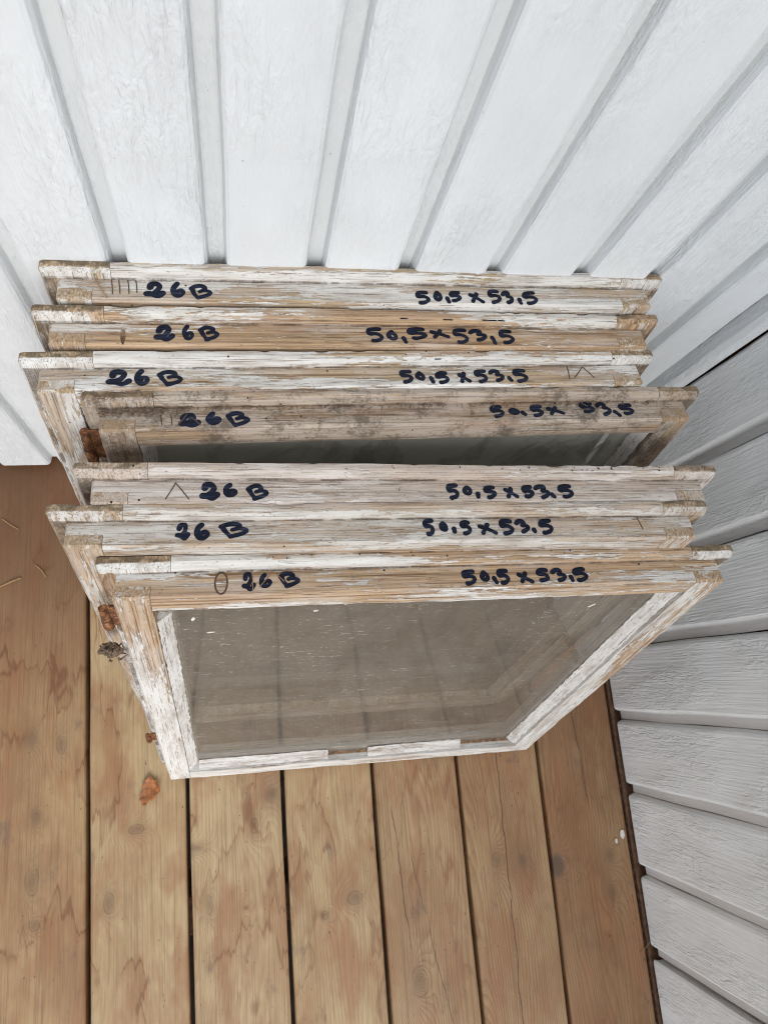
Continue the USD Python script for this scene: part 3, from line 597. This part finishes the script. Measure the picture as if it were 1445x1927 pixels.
# wormholes and stray marker dashes on the lips
def dots(k, pts, seed, r=0.0006):
    g = np.random.RandomState(seed)
    return flat(unary_union([Point(u, -n).buffer(r * (0.7 + 0.7 * g.rand()), quad_segs=2) for u, n in pts]), H + 0.00005, 500 + k)
HOLE = simple('worm_hole', (0.006, 0.005, 0.004), 0.95, 0.2)
tag(obj('worm_holes', dots(4, [(0.348 + x / 2.5575 / 2260, 1e-3 * n) for x, n in ((0, 5), (47, 2.2), (192, 2.0), (267, 5.2), (282, 2.2), (322, 4.2), (347, 4.4), (377, 5.0), (407, 2.4), (412, 3.1), (480, 2.2), (481, 3.4), (657, 2.4), (742, 4.8), (750, 2.0), (835, 3.8), (-90, 3), (-300, 2.2), (-620, 4.0), (-625, 2))], 1), HOLE, SASH[4], smooth=False), kind='stuff')
tag(obj('worm_holes', dots(6, [((x - 180) / 2280, 1e-3 * n) for x, n in ((496, 4.8), (540, 2.0), (626, 2.4), (664, 2.0), (722, 1.5), (725, 4.6), (472, 3.6), (790, 5.0), (1000, 2.2), (1025, 4.9))], 2), HOLE, SASH[6], smooth=False), kind='stuff')
tag(obj('worm_holes', dots(2, [((x - 33) / 2230, 1e-3 * n) for x, n in ((742, 1.0), (826, 2.2), (861, 2.8), (700, 4.2))], 3), HOLE, SASH[2], smooth=False), kind='stuff')
for k, spans in ((1, [(0.289, 0.295), (0.327, 0.335), (0.363, 0.375), (0.377, 0.383)]), (2, [(0.325, 0.330)])):
    for a, b in spans:
        obj('marker_dash', flat(LineString([(a, -0.0082), (b, -0.0084)]).buffer(0.0004, quad_segs=2), H - 0.0016, 500 + k, 0.0004), INK, SASH[k], smooth=False)

# ------------------------------------------------------------------ small things
def world(k, u, v, n):
    return (M4[k] @ np.array([u, -n, v, 1.0]))[:3]
rs = np.random.RandomState(3)
# dry leaf on the deck in front of the left corner
th = np.linspace(0, 2 * np.pi, 40, endpoint=False)
rr = 0.0135 * (1 + 0.16 * np.sin(3 * th + 1) + 0.09 * np.sin(7 * th) + 0.05 * np.sin(13 * th))
ring = np.c_[0.82 * rr * np.cos(th), 1.25 * rr * np.sin(th)]
pts = [np.zeros((1, 2))] + [ring * f for f in (0.35, 0.7, 1.0)]
xy = np.concatenate(pts); z = 0.0025 + 2.2 * (xy[:, 0] * 0.9 + 0.003) ** 2 * 12 + 0.0022 * (meshkit.noise(np.c_[xy * 160, 0 * xy[:, 0]], 4))
fc = [(0, 1 + j, 1 + (j + 1) % 40) for j in range(40)]
for q in range(2):
    a, b = 1 + 40 * q, 41 + 40 * q
    for j in range(40): fc += [(a + j, b + j, b + (j + 1) % 40), (a + j, b + (j + 1) % 40, a + (j + 1) % 40)]
vv = np.c_[xy, z]; n = len(vv); fc = np.array(fc)
leaf = trimesh.Trimesh(np.r_[vv, vv - (0, 0, 0.0009)], np.r_[fc, fc[:, ::-1] + n], process=False)
leaf.apply_transform(trimesh.transformations.rotation_matrix(-0.35, (0, 0, 1))); leaf.apply_translation((-0.2448, -0.4535, 0.0006))
tag(obj('dry_leaf', leaf, LEAF), 'curled orange-brown dry leaf lying on the deck before the front sash corner', 'leaf')

def clump(center, size, count, seed, r=0.0006):
    g = np.random.RandomState(seed); ms = []
    core = trimesh.creation.icosphere(3, 1.0); core.vertices = wobble(core.vertices * np.array(size) * np.array([1.1, 0.8, 0.9]), 0.0045, 300.0, seed) + center; ms.append(core)
    for _ in range(count):
        p = center + g.randn(3) * np.array(size) * 0.5; d = g.randn(3) * np.array(size); d *= 0.28
        c = g.randn(3) * np.array(size) * 0.25
        ms.append(tube([p - d, p - d * 0.3 + c, p + d * 0.3 + c, p + d], [r * 0.5, r, r, r * 0.3], 5))
    return cat(ms)
c = world(6, -0.007, 0.384, 0.012)
tag(obj('twig_clump', clump(c, (0.0085, 0.0065, 0.007), 34, 5, 0.0011), TWIG), 'small tangle of dry brown fibres caught on the left edge between the two front sashes', 'debris')
c = world(3, 0.030, 0.5145, 0.016)
def litter(k, area, count, seed, v=H - STEP):
    g = np.random.RandomState(seed); ms = []
    for _ in range(count):
        u, n_ = area[0] + (area[1] - area[0]) * g.rand() ** 1.3, area[2] + (area[3] - area[2]) * g.rand()
        p = np.array(world(k, u, v + 0.0006 + g.rand() * 0.001, n_)); a = g.rand() * 6.28; l = 0.0008 + 0.0035 * g.rand() ** 2
        d = np.array([math.cos(a), math.sin(a) * 0.7, 0.15 * g.randn()]) * l
        ms.append(tube([p - d, p + g.randn(3) * 0.0004, p + d], [0.0002, 0.0004, 0.0002], 4))
    return cat(ms)
lit = cat([litter(3, (0.013, 0.075, 0.0105, 0.018), 120, 8), litter(3, (0.075, 0.50, 0.0095, 0.014), 140, 9), litter(3, (0.0, 0.06, 0.001, 0.009), 60, 10, H)])
o = obj('twig_litter', lit, TWIG); tag(o, 'brown crumbs and plant litter caught on the dirty grey-brown sash', 'litter', kind='stuff')

def straw(name, pts, r, label, m=STRAW, cat_='straw'):
    pts = np.asarray(pts, float); n = 9; t = np.linspace(0, 1, n); s = np.linspace(0, 1, len(pts))
    p = np.stack([np.interp(t, s, pts[:, i]) for i in range(3)], 1)
    tag(obj(name, tube(p, r, 6), m), label, cat_)
straw('pine_needle', [world(0, 0.0415, H - STEP + 0.001, 0.012), world(0, 0.0455, H - STEP + 0.0012, 0.020), world(0, 0.0505, H - STEP + 0.001, 0.030)], 0.0005, 'thin yellow straw lying across the rearmost sash near its left joint')
straw('pine_needle', [(-0.4392, -0.1704, 0.0012), (-0.425, -0.164, 0.002), (-0.4129, -0.1594, 0.0012)], 0.0012, 'pale straw lying on the dark deck at the left edge')
straw('pine_needle', [(-0.395, -0.142, 0.001), (-0.386, -0.151, 0.0015), (-0.381, -0.160, 0.001)], 0.0009, 'brown needle on the deck left of the stacked sashes')
straw('pine_needle', [(0.425, -0.748, 0.001), (0.4345, -0.742, 0.003), (0.440, -0.737, 0.004)], 0.0005, 'thin orange straw at the foot of the right wall, bottom right')
straw('pine_needle', [(-0.440, -0.075, 0.001), (-0.427, -0.085, 0.0015), (-0.4185, -0.0905, 0.001)], 0.0008, 'dark curved needle on the deck near the wall foot, far left')
# scraps on the front pane
def chip(k, u, v, l, w, ang, seed, label):
    g = np.random.RandomState(seed); a = np.linspace(0, 2 * np.pi, 9, endpoint=False); r = 1 + 0.3 * (g.rand(9) - 0.5)
    q = np.c_[l * np.cos(a) * r, w * np.sin(a) * r]; R2 = np.array([[math.cos(ang), -math.sin(ang)], [math.sin(ang), math.cos(ang)]]); q = q @ R2.T
    m = trimesh.creation.extrude_polygon(Polygon(q), 0.0005, engine='earcut'); P = m.vertices
    V = np.array([world(k, u + x, v + y, GZ + 0.0027 + z) for x, y, z in P])
    t = trimesh.Trimesh(V, m.faces, process=False); t.fix_normals()
    tag(obj('paint_flake', t, CHIP, smooth=False), label, 'paint flake', None)
chip(6, 0.166, 0.462, 0.0024, 0.0014, 0.2, 1, 'small square white flake high on the front pane')
chip(6, 0.196, 0.476, 0.016 * 0.55, 0.0011, 0.55, 2, 'long slanting pale smear-like flake under the front top rail')
chip(6, 0.066, 0.455, 0.0030, 0.0016, 1.3, 3, 'thin white flake at the upper left corner of the front pane')
chip(6, 0.079, 0.428, 0.0034, 0.0010, 0.1, 4, 'flat pale flake left on the front pane, below the corner flake')
chip(6, 0.425, 0.452, 0.0045, 0.0012, 0.9, 5, 'curled cream flake on the right part of the front pane')
for i, (x, y, l, w) in enumerate([(0.4253, -0.590, 0.006, 0.0035), (0.414, -0.598, 0.004, 0.002)]):
    a = np.linspace(0, 2 * np.pi, 9, endpoint=False); g = np.random.RandomState(i); r = 1 + 0.4 * (g.rand(9) - 0.5)
    m = trimesh.creation.extrude_polygon(Polygon(np.c_[x + w * np.cos(a) * r, y + l * np.sin(a) * r]), 0.0006, engine='earcut'); m.apply_translation((0, 0, 0.0008))
    tag(obj('paint_flake', m, CHIP, smooth=False), ['larger white paint flake on the deck edge beside the right wall', 'small white paint flake on the deck beside the larger one'][i], 'paint flake')

g = np.random.RandomState(21); ms = []
for _ in range(110):        # crumbs along the slot between deck and wall
    y = -0.50 - 0.38 * g.rand() ** 0.8; x = 0.436 + 0.006 * g.randn(); zc = 0.0012 if x < 0.4345 else -0.001
    if x > 0.4415: x = 0.4408; zc = 0.004 + 0.02 * g.rand() ** 2
    p = np.array([x, y, zc]); a = g.rand() * 6.28; l = 0.0008 + 0.004 * g.rand() ** 2
    d = np.array([0.3 * math.cos(a), math.sin(a), 0.1]) * l
    ms.append(tube([p - d, p + g.randn(3) * 0.0004, p + d], [0.0002, 0.00045, 0.0002], 4))
tag(obj('wall_foot_litter', cat(ms), TWIG), 'brown crumbs and dry bits caught along the foot of the right wall', 'litter', kind='stuff')
